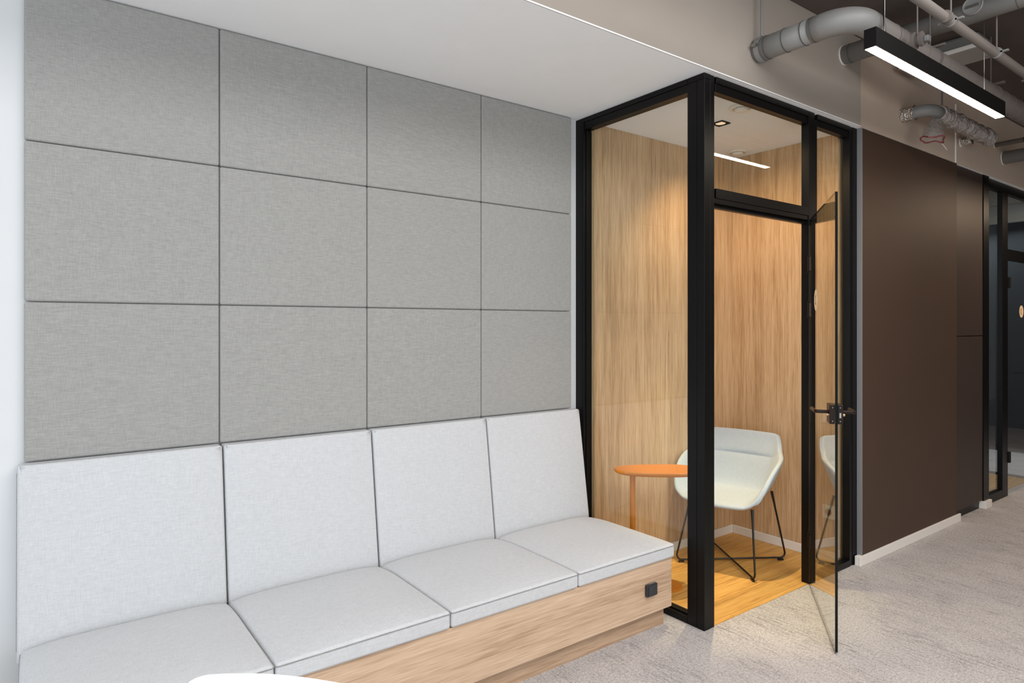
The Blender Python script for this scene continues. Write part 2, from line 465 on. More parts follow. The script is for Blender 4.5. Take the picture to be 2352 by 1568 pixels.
for z in (1.92, 1.648, 0.27):
    bm = bmesh.new()
    lathe(bm, [(0.014, -0.05), (0.015, -0.047), (0.015, 0.047), (0.014, 0.05)], u * -0.004 + Zv * z, 'z', 16)
    obox(bm, u * 0.02 + Zv * z + nrm * 0.008, u, nrm, Zv, 0.02, 0.003, 0.04)
    link('hinge', bm, M['bronze'], t)
ZH = 1.133
lock = bmesh.new()
for s in (-1, 1):
    obox(lock, u * (W - 0.042) + Zv * ZH + nrm * s * 0.018, u, nrm, Zv, 0.040, 0.0115, 0.046)
lk = link('lock_case', lock, M['bronze'], t, bevel=0.003)
bm = bmesh.new()
obox(bm, u * (W + 0.0005) + Zv * (ZH - 0.004) - nrm * 0.0165, u, nrm, Zv, 0.0022, 0.004, 0.012)
for zz in (-0.032, 0.032):
    for s in (-1, 1):
        obox(bm, u * (W - 0.001) + Zv * (ZH + zz) + nrm * s * 0.0165, u, nrm, Zv, 0.002, 0.002, 0.002)
link('latch', bm, M['steel'], lk)
for s in (-1, 1):
    bm = bmesh.new()
    b0 = u * (W - 0.040) + Zv * (ZH + 0.008)
    p0 = b0 + nrm * s * 0.028; p1 = b0 + nrm * s * 0.085; p2 = p1 - u * 0.125
    tube(bm, [p0] + arc(p0, p1, p2, 0.012, 5) + [p2], 0.0085, 12)
    link('handle', bm, M['bronze'], t, smooth=False)
    bm = bmesh.new()
    c = u * (W - 0.020) + Zv * (ZH - 0.004) + nrm * s * 0.028
    tube(bm, [c, c + nrm * s * 0.012], 0.006, 12)
    link('thumb_turn', bm, M['brass'], t)
# sticker
def sticker(t, mat, centre, ax, up, nv, r, off):
    bm = bmesh.new()
    c = Vector(centre) + Vector(nv) * off
    vs = [bm.verts.new(c + (Vector(ax) * math.cos(k * 2 * PI / 36) + Vector(up) * math.sin(k * 2 * PI / 36)) * r) for k in range(36)]
    bm.faces.new(vs)
    s = link('sticker', bm, mat, t)
    bm = bmesh.new()
    c = c + Vector(nv) * 0.0006
    # open bracket-like arc with two heavier ends
    rr, w = r * 0.36, r * 0.10
    ang = [math.radians(a) for a in range(75, 286, 14)]
    prev = None
    for a in ang:
        d = Vector(ax) * math.cos(a) * 0.85 + Vector(up) * math.sin(a)
        cur = (bm.verts.new(c + d * (rr - w / 2)), bm.verts.new(c + d * (rr + w)))
        if prev: bm.faces.new((prev[0], prev[1], cur[1], cur[0]))
        prev = cur
    link('numeral', bm, M['ink'], s)
sticker(t, M['sticker'], u * 0.262 + Zv * 1.697, u, Zv, nrm, 0.060, 0.0066)

# ------------------------------------------------------------------ booth fittings
def air_valve(x, y, label):
    t = thing('air_valve', label, 'vent', (x, y, ZI), group=None)
    bm = bmesh.new(); lathe(bm, [(0.040, -0.001), (0.070, -0.001), (0.070, -0.006), (0.062, -0.012), (0.050, -0.012), (0.046, -0.004)], (0, 0, 0), 'z', 32)
    link('rim', bm, M['plastic_white'], t, smooth=False)
    bm = bmesh.new(); lathe(bm, [(0.010, -0.0065), (0.040, -0.010), (0.042, -0.014), (0.036, -0.024), (0.014, -0.028), (0.004, -0.028)], (0, 0, 0), 'z', 32)
    link('disc', bm, M['plastic_white'], t, smooth=False)
air_valve(4.072, 2.784, 'round white air valve in booth ceiling, near the oak corner')
air_valve(3.265, 2.205, 'round white air valve in booth ceiling, just behind the front glass frame')
t = thing('downlight', 'small square black recessed downlight in the booth ceiling', 'light', (3.415, 2.455, ZI))
bm = bmesh.new()
for b in ((-0.042, 0.042, -0.042, -0.034), (-0.042, 0.042, 0.034, 0.042), (-0.042, -0.034, -0.033, 0.033), (0.034, 0.042, -0.033, 0.033)):
    box(bm, b[0], b[1], b[2], b[3], -0.007, -0.001)
link('bezel', bm, M['housing'], t)
bm = bmesh.new(); lathe(bm, [(0.030, -0.0035), (0.030, -0.002), (0.018, -0.0015)], (0, 0, 0), 'z', 24)
link('lens', bm, M['spotglow'], t)
bm = bmesh.new(); box(bm, -0.033, 0.033, -0.033, 0.033, -0.0012, -0.0006)
link('reflector', bm, M['housing'], t)

def wall_plate(name, label, cat, y, z, socket):
    t = thing(name, label, cat, (4.2215, y, z))
    bm = bmesh.new(); box(bm, -0.010, -0.0005, -0.044, 0.044, -0.044, 0.044)
    link('plate', bm, M['plastic_white'], t, bevel=0.003)
    if socket:
        bm = bmesh.new()
        lathe(bm, [(0.022, -0.0105), (0.024, -0.013), (0.020, -0.013), (0.019, -0.0105)], (0, 0, 0), 'x', 24)
        link('socket_ring', bm, M['edge_grey'], t)
        for dy in (-0.0095, 0.0095):
            bm = bmesh.new(); lathe(bm, [(0.003, -0.0102), (0.003, -0.0112)], (0, dy, 0), 'x', 10)
            link('pin_hole', bm, M['ink'], t)
    else:
        bm = bmesh.new(); box(bm, -0.014, -0.0105, -0.032, 0.032, -0.032, 0.032)
        link('rocker', bm, M['plastic_white'], t, bevel=0.002)
wall_plate('wall_socket', 'white power socket low on the booth oak side wall', 'socket', 2.192, 0.325, True)
wall_plate('light_switch', 'white light switch on the booth oak wall behind the door handle', 'switch', 2.192, 0.957, False)

# ------------------------------------------------------------------ orange side table
def pebble(a, b, n=2.6, cnt=56, taper=0.10):
    out = []
    for k in range(cnt):
        th = k * 2 * PI / cnt
        c, s = math.cos(th), math.sin(th)
        x = a * math.copysign(abs(c) ** (2 / n), c); y = b * math.copysign(abs(s) ** (2 / n), s)
        out.append((x, y * (1 + taper * x / a)))
    return out
RA = math.atan2(-0.593, 0.805)
TX, TY = 2.985, 2.59
t = thing('side_table', 'small orange side table with pebble-shaped top behind the booth glass', 'table', (TX, TY, 0.004), RA)
bm = bmesh.new()
out = pebble(0.255, 0.125, taper=0.14)
rings = []
for sc_, z in ((0.90, 0.672), (0.985, 0.682), (1.0, 0.688), (1.0, 0.693), (0.985, 0.697)):
    rings.append([bm.verts.new((x * sc_, y * sc_, z)) for x, y in out])
for i in range(len(rings) - 1):
    for k in range(len(out)):
        j = (k + 1) % len(out)
        bm.faces.new((rings[i][k], rings[i][j], rings[i + 1][j], rings[i + 1][k]))
bm.faces.new(rings[0]); bm.faces.new(rings[-1])
link('tabletop', bm, M['orange'], t)
bm = bmesh.new(); tube(bm, [(-0.145, 0.0, 0.008), (-0.145, 0.0, 0.672)], 0.0165, 20)
link('pole', bm, M['orange'], t, smooth=False)
bm = bmesh.new()
ob = [(x * 0.72 - 0.035, y * 0.95) for x, y in pebble(0.255, 0.125, taper=-0.14)]
rr = []
for sc_, z in ((1.0, 0.0), (1.0, 0.006), (0.97, 0.009)):
    rr.append([bm.verts.new((x * sc_, y * sc_, z)) for x, y in ob])
for i in range(2):
    for k in range(len(ob)):
        j = (k + 1) % len(ob)
        bm.faces.new((rr[i][k], rr[i][j], rr[i + 1][j], rr[i + 1][k]))
bm.faces.new(rr[0]); bm.faces.new(rr[-1])
link('base', bm, M['orange'], t)

# ------------------------------------------------------------------ armchair in the booth
CF = Vector((-0.979, -0.203, 0)).normalized()      # chair forward
# local x = towards the camera side, local y = forward
t = thing('armchair', 'pale upholstered shell armchair on thin black wire legs in the booth', 'chair', (3.69, 2.572, 0.004))
CSv = Vector((-CF.y, CF.x, 0))
def cl(x, y, z): return CSv * x + CF * y + Vector((0, 0, z))
rows = [
    # (yc, zc, inner w, y at inner, z at inner), (rim x, y, z)
    ((0.268, 0.408), (0.190, 0.240, 0.410), (0.240, 0.215, 0.425)),
    ((0.262, 0.440), (0.205, 0.240, 0.442), (0.268, 0.218, 0.470)),
    ((0.150, 0.447), (0.205, 0.140, 0.448), (0.292, 0.160, 0.560)),
    ((0.000, 0.447), (0.195, 0.000, 0.450), (0.304, 0.080, 0.632)),
    ((-0.150, 0.455), (0.172, -0.140, 0.458), (0.308, 0.010, 0.668)),
    ((-0.182, 0.490), (0.172, -0.166, 0.490), (0.308, -0.040, 0.686)),
    ((-0.212, 0.580), (0.188, -0.190, 0.580), (0.300, -0.095, 0.700)),
    ((-0.236, 0.655), (0.200, -0.212, 0.655), (0.284, -0.140, 0.710)),
    ((-0.252, 0.672), (0.204, -0.226, 0.672), (0.272, -0.165, 0.716)),
    ((-0.240, 0.692), (0.206, -0.222, 0.692), (0.258, -0.190, 0.728)),
    ((-0.262, 0.760), (0.205, -0.248, 0.758), (0.246, -0.232, 0.768)),
    ((-0.282, 0.832), (0.205, -0.272, 0.830), (0.224, -0.264, 0.820)),
]
bm = bmesh.new()
gr = []
SX = -0.022
for (yc, zc), (wi, yi, zi), (xr, yr, zr) in rows:
    line = []
    def lerp(a, b, f): return a + (b - a) * f
    half = [(0.0, yc, zc), (wi * 0.55, lerp(yc, yi, 0.3), lerp(zc, zi, 0.3)), (wi, yi, zi), (lerp(wi, xr, 0.55), lerp(yi, yr, 0.45), lerp(zi, zr, 0.42)), (xr, yr, zr)]
    for (x, y, z) in reversed(half[1:]): line.append(bm.verts.new(cl(-x + SX, y, z)))
    for (x, y, z) in half: line.append(bm.verts.new(cl(x + SX, y, z)))
    gr.append(line)
for i in range(len(gr) - 1):
    for k in range(len(gr[0]) - 1):
        bm.faces.new((gr[i][k], gr[i][k + 1], gr[i + 1][k + 1], gr[i + 1][k]))
bmesh.ops.recalc_face_normals(bm, faces=bm.faces)
# make the inside (front of backrest) face forward
mid = bm.faces[:]
ref = [f for f in mid if f.calc_center_median().z > 0.72]
if ref and sum(f.normal.dot(CF) for f in ref) < 0:
    bmesh.ops.reverse_faces(bm, faces=bm.faces)
cre = bm.edges.layers.float.get('crease_edge') or bm.edges.layers.float.new('crease_edge')
bm.verts.index_update()
def cset(a, b, v):
    e = bm.edges.get((a, b))
    if e: e[cre] = v
nr, nc = len(gr), len(gr[0])
for i in range(nr - 1):
    for k in (2, nc - 3): cset(gr[i][k], gr[i + 1][k], 0.55 if i < 8 else 0.3)
for k in range(nc - 1):
    cset(gr[4][k], gr[4][k + 1], 0.6 if 2 <= k < nc - 3 else 0.0)
    cset(gr[8][k], gr[8][k + 1], 0.5 if 2 <= k < nc - 3 else 0.0)
    cset(gr[nr - 1][k], gr[nr - 1][k + 1], 0.45)
for i in range(nr - 1):
    for k in (0, nc - 1): cset(gr[i][k], gr[i + 1][k], 0.35)
me = D.meshes.new('seat_shell'); bm.to_mesh(me); bm.free()
me.materials.append(M['chair_fabric'])
sh = D.objects.new('seat_shell', me); C.objects.link(sh); sh.parent = t
md = sh.modifiers.new('solid', 'SOLIDIFY'); md.thickness = 0.032; md.offset = -1.0; md.edge_crease_rim = 0.3
md = sh.modifiers.new('sub', 'SUBSURF'); md.levels = 2; md.render_levels = 2
for p in me.polygons: p.use_smooth = True
def cseam(name, a):
    bm = bmesh.new(); tube(bm, [cl(*p) for p in a], 0.0022, 6); link(name, bm, M['cushion_pipe'], t)
FT = {'fr': (0.262, 0.262), 'fl': (-0.262, 0.262), 'br': (0.262, -0.262), 'bl': (-0.262, -0.262)}
TP = {'fr': (0.205, 0.165, 0.412), 'fl': (-0.205, 0.165, 0.412), 'br': (0.215, -0.135, 0.47), 'bl': (-0.215, -0.135, 0.47)}
RZ = 0.018
OPP = {'fr': 'bl', 'fl': 'br', 'br': 'fl', 'bl': 'fr'}
for k in FT:
    f = FT[k]; p0 = cl(*TP[k]); p1 = cl(f[0], f[1], RZ); q = FT[OPP[k]]
    p2 = cl(f[0] * 0.7, f[1] * 0.7, RZ)
    bm = bmesh.new()
    pts = [p0, p0.lerp(p1, 0.22)] + arc(p0, p1, p2, 0.03, 6) + [p2]
    tube(bm, pts, [0.0095, 0.0065] + [0.0062] * (len(pts) - 2), 10)
    link('leg', bm, M['rod'], t, smooth=False)
    bm = bmesh.new(); c = cl(f[0] * 0.90, f[1] * 0.90, 0.0)
    d = (p2 - p1).normalized(); e = Vector((-d.y, d.x, 0))
    obox(bm, c + Vector((0, 0, 0.006)), d, e, Vector((0, 0, 1)), 0.018, 0.007, 0.006)
    link('glide', bm, M['rod'], t)
for a, b, dz in (('fr', 'bl', 0.0), ('fl', 'br', 0.0)):
    bm = bmesh.new(); A = FT[a]; B = FT[b]
    tube(bm, [cl(A[0] * 0.7, A[1] * 0.7, RZ), cl(B[0] * 0.7, B[1] * 0.7, RZ)], 0.0062, 10)
    link('base_rod', bm, M['rod'], t)

# ------------------------------------------------------------------ acoustic wall panels
XS = [-0.033, 0.644, 1.325, 2.003, 2.672]
ZP = [2.838, 2.242, 1.642, 1.044]
def wallpanel(x0, x1, z0, z1, label):
    g = 0.0012
    w, h = x1 - x0 - 2 * g, z1 - z0 - 2 * g
    bm = bmesh.new()
    box(bm, -w / 2, w / 2, 0.0, 0.032, -h / 2, h / 2)
    o = link('wall_panel', bm, M['panel'], None, smooth=True, bevel=0.009, seg=4)
    o.location = ((x0 + x1) / 2, 3.0, (z0 + z1) / 2)
    tag(o, label, 'wall panel', 'grey fabric wall panels')
rown = ['top row', 'middle row', 'bottom row']
coln = ['leftmost', 'second from left', 'third from left', 'rightmost, beside the glass booth']
for r in range(3):
    for c in range(4):
        wallpanel(XS[c], XS[c + 1], ZP[r + 1], ZP[r], 'grey woven fabric wall panel, %s, %s' % (rown[r], coln[c]))

# ------------------------------------------------------------------ bench
BF = 2.212     # bench front
t = thing('bench_base', 'long oak veneer bench base under the seat cushions', 'bench', (1.31, 2.6, 0))
link('front_panel', rel(t, (-0.045, 2.662, BF, BF + 0.018, 0.099, 0.352)), M['oak_bench'], t, bevel=0.001)
link('seat_board', rel(t, (-0.045, 2.662, BF + 0.0185, 3.03, 0.33, 0.352)), M['oak_bench'], t)
link('side_panel', rel(t, (2.644, 2.662, BF + 0.0185, 3.03, 0.099, 0.3295)), M['oak_bench'], t)
link('bottom_board', rel(t, (-0.045, 2.6435, BF + 0.0185, 3.03, 0.099, 0.117)), M['oak_bench'], t)
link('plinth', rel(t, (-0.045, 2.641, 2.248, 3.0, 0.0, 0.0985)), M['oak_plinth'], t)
t = thing('power_socket', 'small black flip-lid power socket on the bench front panel', 'socket', (2.495, BF, 0.226))
bm = bmesh.new(); box(bm, -0.037, 0.037, -0.020, -0.0005, -0.030, 0.030)
link('housing', bm, M['plastic_black'], t, bevel=0.004)
bm = bmesh.new(); box(bm, -0.031, 0.031, -0.0235, -0.0205, -0.022, 0.027)
link('lid', bm, M['plastic_black'], t, bevel=0.001)
bm = bmesh.new(); tube(bm, [(-0.02, -0.012, 0.0315), (0.02, -0.012, 0.0315)], 0.003, 8)
link('hinge_pin', bm, M['steel'], t)

NX, NY = 16, 16
def seat_cushion(x0, x1, label):
    y0, y1, z0, z1 = 2.198, 2.853, 0.3535, 0.424
    cx_, cy_ = (x0 + x1) / 2, (y0 + y1) / 2
    w, d = x1 - x0 - 0.004, y1 - y0
    bm = bmesh.new()
    top, bot = {}, {}
    for i in range(NX + 1):
        for j in range(NY + 1):
            a, b = i / NX * 2 - 1, j / NY * 2 - 1
            # denser near the borders
            a_ = math.copysign(1 - (1 - abs(a)) ** 1.5, a); b_ = math.copysign(1 - (1 - abs(b)) ** 1.5, b)
            cr = 0.020 * (1 - a_ ** 4) * (1 - b_ ** 4)
            cr -= 0.018 * max(0.0, (b_ - 0.35) / 0.65) ** 2 * abs(a_) ** 5
            top[i, j] = bm.verts.new((a_ * w / 2, b_ * d / 2, z1 - z0 + cr))
            bot[i, j] = bm.verts.new((a_ * w / 2, b_ * d / 2, 0))
    for i in range(NX):
        for j in range(NY):
            bm.faces.new((top[i, j], top[i + 1, j], top[i + 1, j + 1], top[i, j + 1]))
            bm.faces.new((bot[i, j], bot[i, j + 1], bot[i + 1, j + 1], bot[i + 1, j]))
    rim = [(i, 0) for i in range(NX)] + [(NX, j) for j in range(NY)] + [(i, NY) for i in range(NX, 0, -1)] + [(0, j) for j in range(NY, 0, -1)]
    for k in range(len(rim)):
        a, b = rim[k], rim[(k + 1) % len(rim)]
        bm.faces.new((top[a], bot[a], bot[b], top[b]))
    o = link('seat_cushion', bm, M['cushion'], None, smooth=True, bevel=0.013, seg=4)
    o.location = (cx_, cy_, z0)
    tag(o, label, 'cushion', 'seat cushions on the bench')
    bm = bmesh.new()
    h = z1 - z0 - 0.009
    iw, idp, rc = w / 2 + 0.0002, d / 2 + 0.0002, 0.02
    pts = []
    for (sx, sy, a0) in ((1, -1, -90), (1, 1, 0), (-1, 1, 90), (-1, -1, 180)):
        for k in range(5):
            a = math.radians(a0 + 90 * k / 4)
            pts.append((sx * (iw - 0.012) + 0.012 * math.cos(a), sy * (idp - 0.012) + 0.012 * math.sin(a), h - (0.017 if sy > 0 else 0.0)))
    loop_tube(bm, pts, 0.0022)
    link('piping', bm, M['cushion_pipe'], o)
sl = ['leftmost', 'second from left', 'third from left', 'rightmost, beside the glass booth']
for c in range(4):
    seat_cushion(XS[c] - (0.010 if c == 0 else 0), XS[c + 1] + (0.002 if c == 3 else 0), 'light grey flat bench seat cushion, %s' % sl[c])

def back_cushion(x0, x1, label):
    z0, z1 = 0.3545, 1.041
    w = x1 - x0 - 0.007
    yb = 3.028
    prof = [(yb, z0), (2.866, z0), (2.866, 0.43), (2.912, 0.74), (2.952, z1 - 0.012), (2.965, z1), (yb, z1)]
    # front surface as grid with slight crown
    bm = bmesh.new()
    zs = [0.0, 0.06, 0.11, 0.2, 0.35, 0.5, 0.65, 0.8, 0.9, 0.965, 1.0]
    def yfront(z):
        f = min(1, max(0, (z - 0.41) / (1.041 - 0.41)))
        return 2.866 + (2.955 - 2.866) * f
    gx = [-1, -0.97, -0.9, -0.7, -0.35, 0, 0.35, 0.7, 0.9, 0.97, 1]
    F, B = {}, {}
    for i, a in enumerate(gx):
        for j, f in enumerate(zs):
            z = z0 + (z1 - z0) * f
            cr = 0.010 * (1 - a ** 4) * (1 - (2 * f - 1) ** 4)
            y = yfront(z) - cr
            F[i, j] = bm.verts.new((a * w / 2, y - 2.95, z - z0))
            B[i, j] = bm.verts.new((a * w / 2, yb - 2.95, z - z0))
    nx, nz = len(gx) - 1, len(zs) - 1
    for i in range(nx):
        for j in range(nz):
            bm.faces.new((F[i, j], F[i + 1, j], F[i + 1, j + 1], F[i, j + 1]))
            bm.faces.new((B[i, j], B[i, j + 1], B[i + 1, j + 1], B[i + 1, j]))
    rim = [(i, 0) for i in range(nx)] + [(nx, j) for j in range(nz)] + [(i, nz) for i in range(nx, 0, -1)] + [(0, j) for j in range(nz, 0, -1)]
    for k in range(len(rim)):
        a, b = rim[k], rim[(k + 1) % len(rim)]
        bm.faces.new((F[a], F[b], B[b], B[a]))
    o = link('back_cushion', bm, M['cushion'], None, smooth=True, bevel=0.016, seg=4)
    o.location = ((x0 + x1) / 2, 2.95, z0)
    tag(o, label, 'cushion', 'back cushions along the bench')
    bm = bmesh.new()
    pts = []
    zt = z1 - 0.004
    for k in range(12):
        z = 0.40 + (z1 - 0.03 - 0.40) * k / 11
        pts.append((-(w / 2 + 0.0002), yfront(z) + 0.012 - 2.95, z - z0))
    right = [(-p[0], p[1], p[2]) for p in reversed(pts)]
    yt = yfront(z1) + 0.014 - 2.95
    pts += [(-(w / 2 - 0.004), yt, z1 - 0.008 - z0), (-(w / 2 - 0.02), yt, z1 + 0.0002 - z0), (w / 2 - 0.02, yt, z1 + 0.0002 - z0), (w / 2 - 0.004, yt, z1 - 0.008 - z0)] + right
    tube(bm, pts, 0.0016, 6)
    link('piping', bm, M['cushion_pipe'], o)
for c in range(4):
    x0 = XS[c] - (0.022 if c == 0 else 0); x1 = XS[c + 1] + (0.028 if c == 3 else 0)
    back_cushion(x0 + (0.004 if c else 0), x1 + 0.004 if c < 3 else x1, 'light grey wedge back cushion against the wall, %s' % sl[c])

# ------------------------------------------------------------------ white table in the foreground
t = thing('white_table', 'white round-cornered tabletop at the bottom edge of the photo', 'table', (0.13, 1.28, 0))
def rpoly(corners, rad, n=8):
    out = []
    m = len(corners)
    for i in range(m):
        p0, p1, p2 = (Vector((*corners[i - 1], 0)), Vector((*corners[i], 0)), Vector((*corners[(i + 1) % m], 0)))
        out += [(p.x, p.y) for p in arc(p0, p1, p2, rad, n)]
    return out
outl = [(.2795, 1.619), (.283, 1.626), (.290, 1.631), (.304, 1.6355), (.323, 1.634), (.350, 1.620), (.377, 1.602), (.420, 1.570), (.458, 1.536), (.495, 1.497), (.524, 1.463), (.565, 1.409),
        (.61, 1.335), (.642, 1.25), (.655, 1.16), (.645, 1.07), (.605, .995), (.53, .955), (.43, .945), (.34, .955), (.275, .99), (.236, 1.06), (.222, 1.16), (.224, 1.30), (.240, 1.45), (.258, 1.55), (.270, 1.597)]
def catmull(P, n=5):
    out = []
    m = len(P)
    for k in range(m):
        a, b, c, d = (Vector(P[(k + q) % m]) for q in (-1, 0, 1, 2))
        for q in range(n):
            f = q / n
            v = 0.5 * ((2 * b) + (c - a) * f + (2 * a - 5 * b + 4 * c - d) * f * f + (3 * b - a - 3 * c + d) * f ** 3)
            out.append((v.x, v.y))
    return out
poly = [(x - 0.13, y - 1.28) for x, y in catmull(outl)]
bm = bmesh.new(); prism(bm, poly, 0.716, 0.740)
link('tabletop', bm, M['table_white'], t, bevel=0.003)
cc = Vector((0.44 - 0.13, 1.25 - 1.28))
bm = bmesh.new(); tube(bm, [(cc.x, cc.y, 0.012), (cc.x, cc.y, 0.716)], 0.03, 20)
link('pole', bm, M['table_white'], t)
bm = bmesh.new(); lathe(bm, [(0.21, 0.0), (0.21, 0.008), (0.20, 0.012), (0.03, 0.012)], (cc.x, cc.y, 0), 'z', 36)
link('base', bm, M['table_white'], t)

# ------------------------------------------------------------------ pendant light
t = thing('linear_pendant', 'slim black linear pendant lamp with glowing white underside', 'lamp', (3.75, 1.352, 2.772))
PL = 0.80
bm = bmesh.new()
box(bm, -PL, PL, -0.026, -0.0225, 0.0, 0.085); box(bm, -PL, PL, 0.0225, 0.026, 0.0, 0.085)
box(bm, -PL, PL, -0.0224, 0.0224, 0.020, 0.085)
box(bm, -PL, -PL + 0.003, -0.0224, 0.0224, 0.0, 0.0199); box(bm, PL - 0.003, PL, -0.0224, 0.0224, 0.0, 0.0199)
link('housing', bm, M['housing'], t)
bm = bmesh.new(); box(bm, -PL + 0.0035, PL - 0.0035, -0.022, 0.022, -0.0015, 0.0195)
link('diffuser', bm, M['strip'], t)
for x in (-0.66, 0.55):
    bm = bmesh.new(); tube(bm, [(x, 0, 0.0852), (x, 0, ZS - 2.772)], 0.0016, 6)
    link('suspension_wire', bm, M['steel'], t)
bm = bmesh.new(); tube(bm, [(-0.64, 0.006, 0.0852), (-0.655, 0.006, 0.2), (-0.63, 0.006, 0.35), (-0.642, 0.006, 0.5), (-0.642, 0.006, ZS - 2.772)], 0.0042, 8)
link('power_cable', bm, M['blackin'], t)

# ------------------------------------------------------------------ ducts and pipes
def ring_part(t, p, d, r, mat='ring', w=0.004, name='seam_ring'):
    d = Vector(d).normalized(); p = Vector(p)
    bm = bmesh.new(); tube(bm, [p - d * w / 2, p + d * w / 2], r, 28)
    link(name, bm, M[mat], t)
def rod_part(t, p, z1, r=0.004, name='threaded_rod', mat='duct_d'):
    p = Vector(p)
    bm = bmesh.new(); tube(bm, [p, (p.x, p.y, z1)], r, 8); link(name, bm, M[mat], t)
# A: curved duct
ZA = 3.034; RAa = 0.060
t = thing('ventilation_duct', 'grey round duct bending out of the bulkhead beside the pendant lamp', 'duct', (3.142, 2.03, ZA))
def A(x, y, z=0): return Vector((x - 3.142, y - 2.03, z))
p0, p1, p2 = A(3.142, 2.029), A(3.142, 1.52), A(7.4, 1.52)
bm = bmesh.new(); tube(bm, [p0, A(3.142, 1.70)], RAa, 32); link('straight_section', bm, M['duct'], t, smooth=True)
bm = bmesh.new(); tube(bm, [A(3.142, 1.72)] + arc(p0, p1, p2, 0.135, 14) + [A(3.32, 1.52)], RAa + 0.002, 32); link('elbow', bm, M['duct'], t, smooth=True)
bm = bmesh.new(); tube(bm, [A(3.30, 1.52), p2], RAa, 32); link('corridor_section', bm, M['duct_d'], t, smooth=True)
for y in (1.96, 1.855, 1.755, 1.705): ring_part(t, A(3.142, y), (0, 1, 0), RAa + 0.003)
for x in (3.29, 3.325, 3.52, 3.62): ring_part(t, A(x, 1.52), (1, 0, 0), RAa + 0.003, 'duct_d')
for k in range(16): ring_part(t, A(3.86 + k * 0.135, 1.52), (1, 0.12, 0), RAa + 0.0022, 'duct_d', 0.003, 'spiral_seam')
bm = bmesh.new(); tube(bm, [A(3.142, 2.010), A(3.142, 1.985)], RAa + 0.006, 32)
cl_ = link('clamp', bm, M['duct'], t)
for dx in (-1, 1):
    bm = bmesh.new(); box(bm, dx * 0.072 - 0.010, dx * 0.072 + 0.010, -0.045, -0.020, -0.004, 0.012)
    link('clamp_bolt', bm, M['steel'], cl_)
rod_part(t, A(3.118, 1.985, RAa + 0.0), ZS - ZA, 0.007, mat='duct')
for x in (4.02, 4.95):
    ring_part(t, A(x, 1.52), (1, 0, 0), RAa + 0.005, 'duct_d', 0.02, 'clamp')
    rod_part(t, A(x, 1.52, RAa), ZS - ZA, 0.004)
    bm = bmesh.new(); box(bm, x - 3.142 - 0.010, x - 3.142 + 0.010, 1.52 - 2.03 - 0.075, 1.52 - 2.03 + 0.075, RAa * 0.98, RAa + 0.012)
    link('clamp_bracket', bm, M['duct_d'], t)
# B: straight duct through the bulkhead towards the viewer
t = thing('ventilation_duct', 'grey straight duct high under the slab, crossing above the curved one', 'duct', (4.075, 2.03, 3.243))
bm = bmesh.new(); tube(bm, [(0, -0.001, 0), (0, -2.6, 0)], 0.057, 32); link('straight_section', bm, M['duct'], t, smooth=True)
for y in (-0.05, -0.62, -0.9, -1.15): ring_part(t, (0, y, 0), (0, 1, 0), 0.0595)
bm = bmesh.new(); tube(bm, [(0, -0.010, 0), (0, -0.0015, 0)], 0.061, 32); link('collar', bm, M['plastic_white'], t)
bm = bmesh.new(); lathe(bm, [(0.046, 0.02), (0.049, -0.062), (0.045, -0.066), (0.040, -0.060), (0.010, -0.058)], (0, -0.715, 0.012), 'x', 28)
cap = link('inspection_cap', bm, M['duct'], t)
bm = bmesh.new(); box(bm, -0.068, -0.0605, -0.745, -0.685, 0.004, 0.016)
link('cap_handle', bm, M['steel'], cap)
rod_part(t, (0.0, -0.83, 0.057), ZS - 3.243, 0.006)
# damper hanging between them
t = thing('damper_valve', 'small round grey damper disc hanging above the curved duct', 'valve', (3.552, 1.40, 2.980))
bm = bmesh.new(); lathe(bm, [(0.028, -0.026), (0.036, -0.026), (0.036, -0.012), (0.026, -0.010), (0.026, 0.004), (0.042, 0.006), (0.042, 0.020), (0.026, 0.022)], (0, 0, 0), 'y', 28)
link('disc', bm, M['duct_d'], t)
bm = bmesh.new(); box(bm, 0.004, 0.040, -0.048, -0.027, -0.014, 0.014); link('actuator', bm, M['duct'], t, bevel=0.003)
rod_part(t, (0, 0, 0.026), ZS - 2.980, 0.004)
# D: thin pipe
t = thing('water_pipe', 'thin grey pipe with ring clamps running diagonally at top right', 'pipe', (3.25, 1.233, 3.0))
bm = bmesh.new(); tube(bm, [(-1.6, 0, 0), (4.5, 0.02, 0)], 0.0225, 20); link('tube', bm, M['duct_d'], t, smooth=True)
ring_part(t, (0.19, 0.0, 0), (1, 0, 0), 0.028, 'duct_d', 0.03, 'coupling')
for x in (0.255, 0.86, 1.45):
    ring_part(t, (x, 0.003, 0), (1, 0, 0), 0.0275, 'duct', 0.016, 'clamp')
    bm = bmesh.new(); box(bm, x - 0.008, x + 0.008, -0.050, 0.056, -0.004, 0.004); link('clamp_flange', bm, M['duct'], t)
    rod_part(t, (x, 0.003, 0.024), ZS - 3.0, 0.004)
# AC unit
t = thing('ceiling_unit', 'flat white ceiling ventilation unit behind the curved duct', 'ventilation unit', (4.88, 1.75, 3.30))
bm = bmesh.new(); box(bm, -0.125, 0.14, -0.235, 0.235, 0.0, 0.022); link('grille_panel', bm, M['grille'], t, bevel=0.004)
bm = bmesh.new(); box(bm, -0.140, -0.1255, -0.235, 0.235, 0.0, 0.026); link('front_edge', bm, M['plastic_white'], t, bevel=0.004)
bm = bmesh.new(); box(bm, -0.11, 0.125, -0.22, 0.22, 0.0265, 0.109); link('casing', bm, M['duct'], t, bevel=0.02)
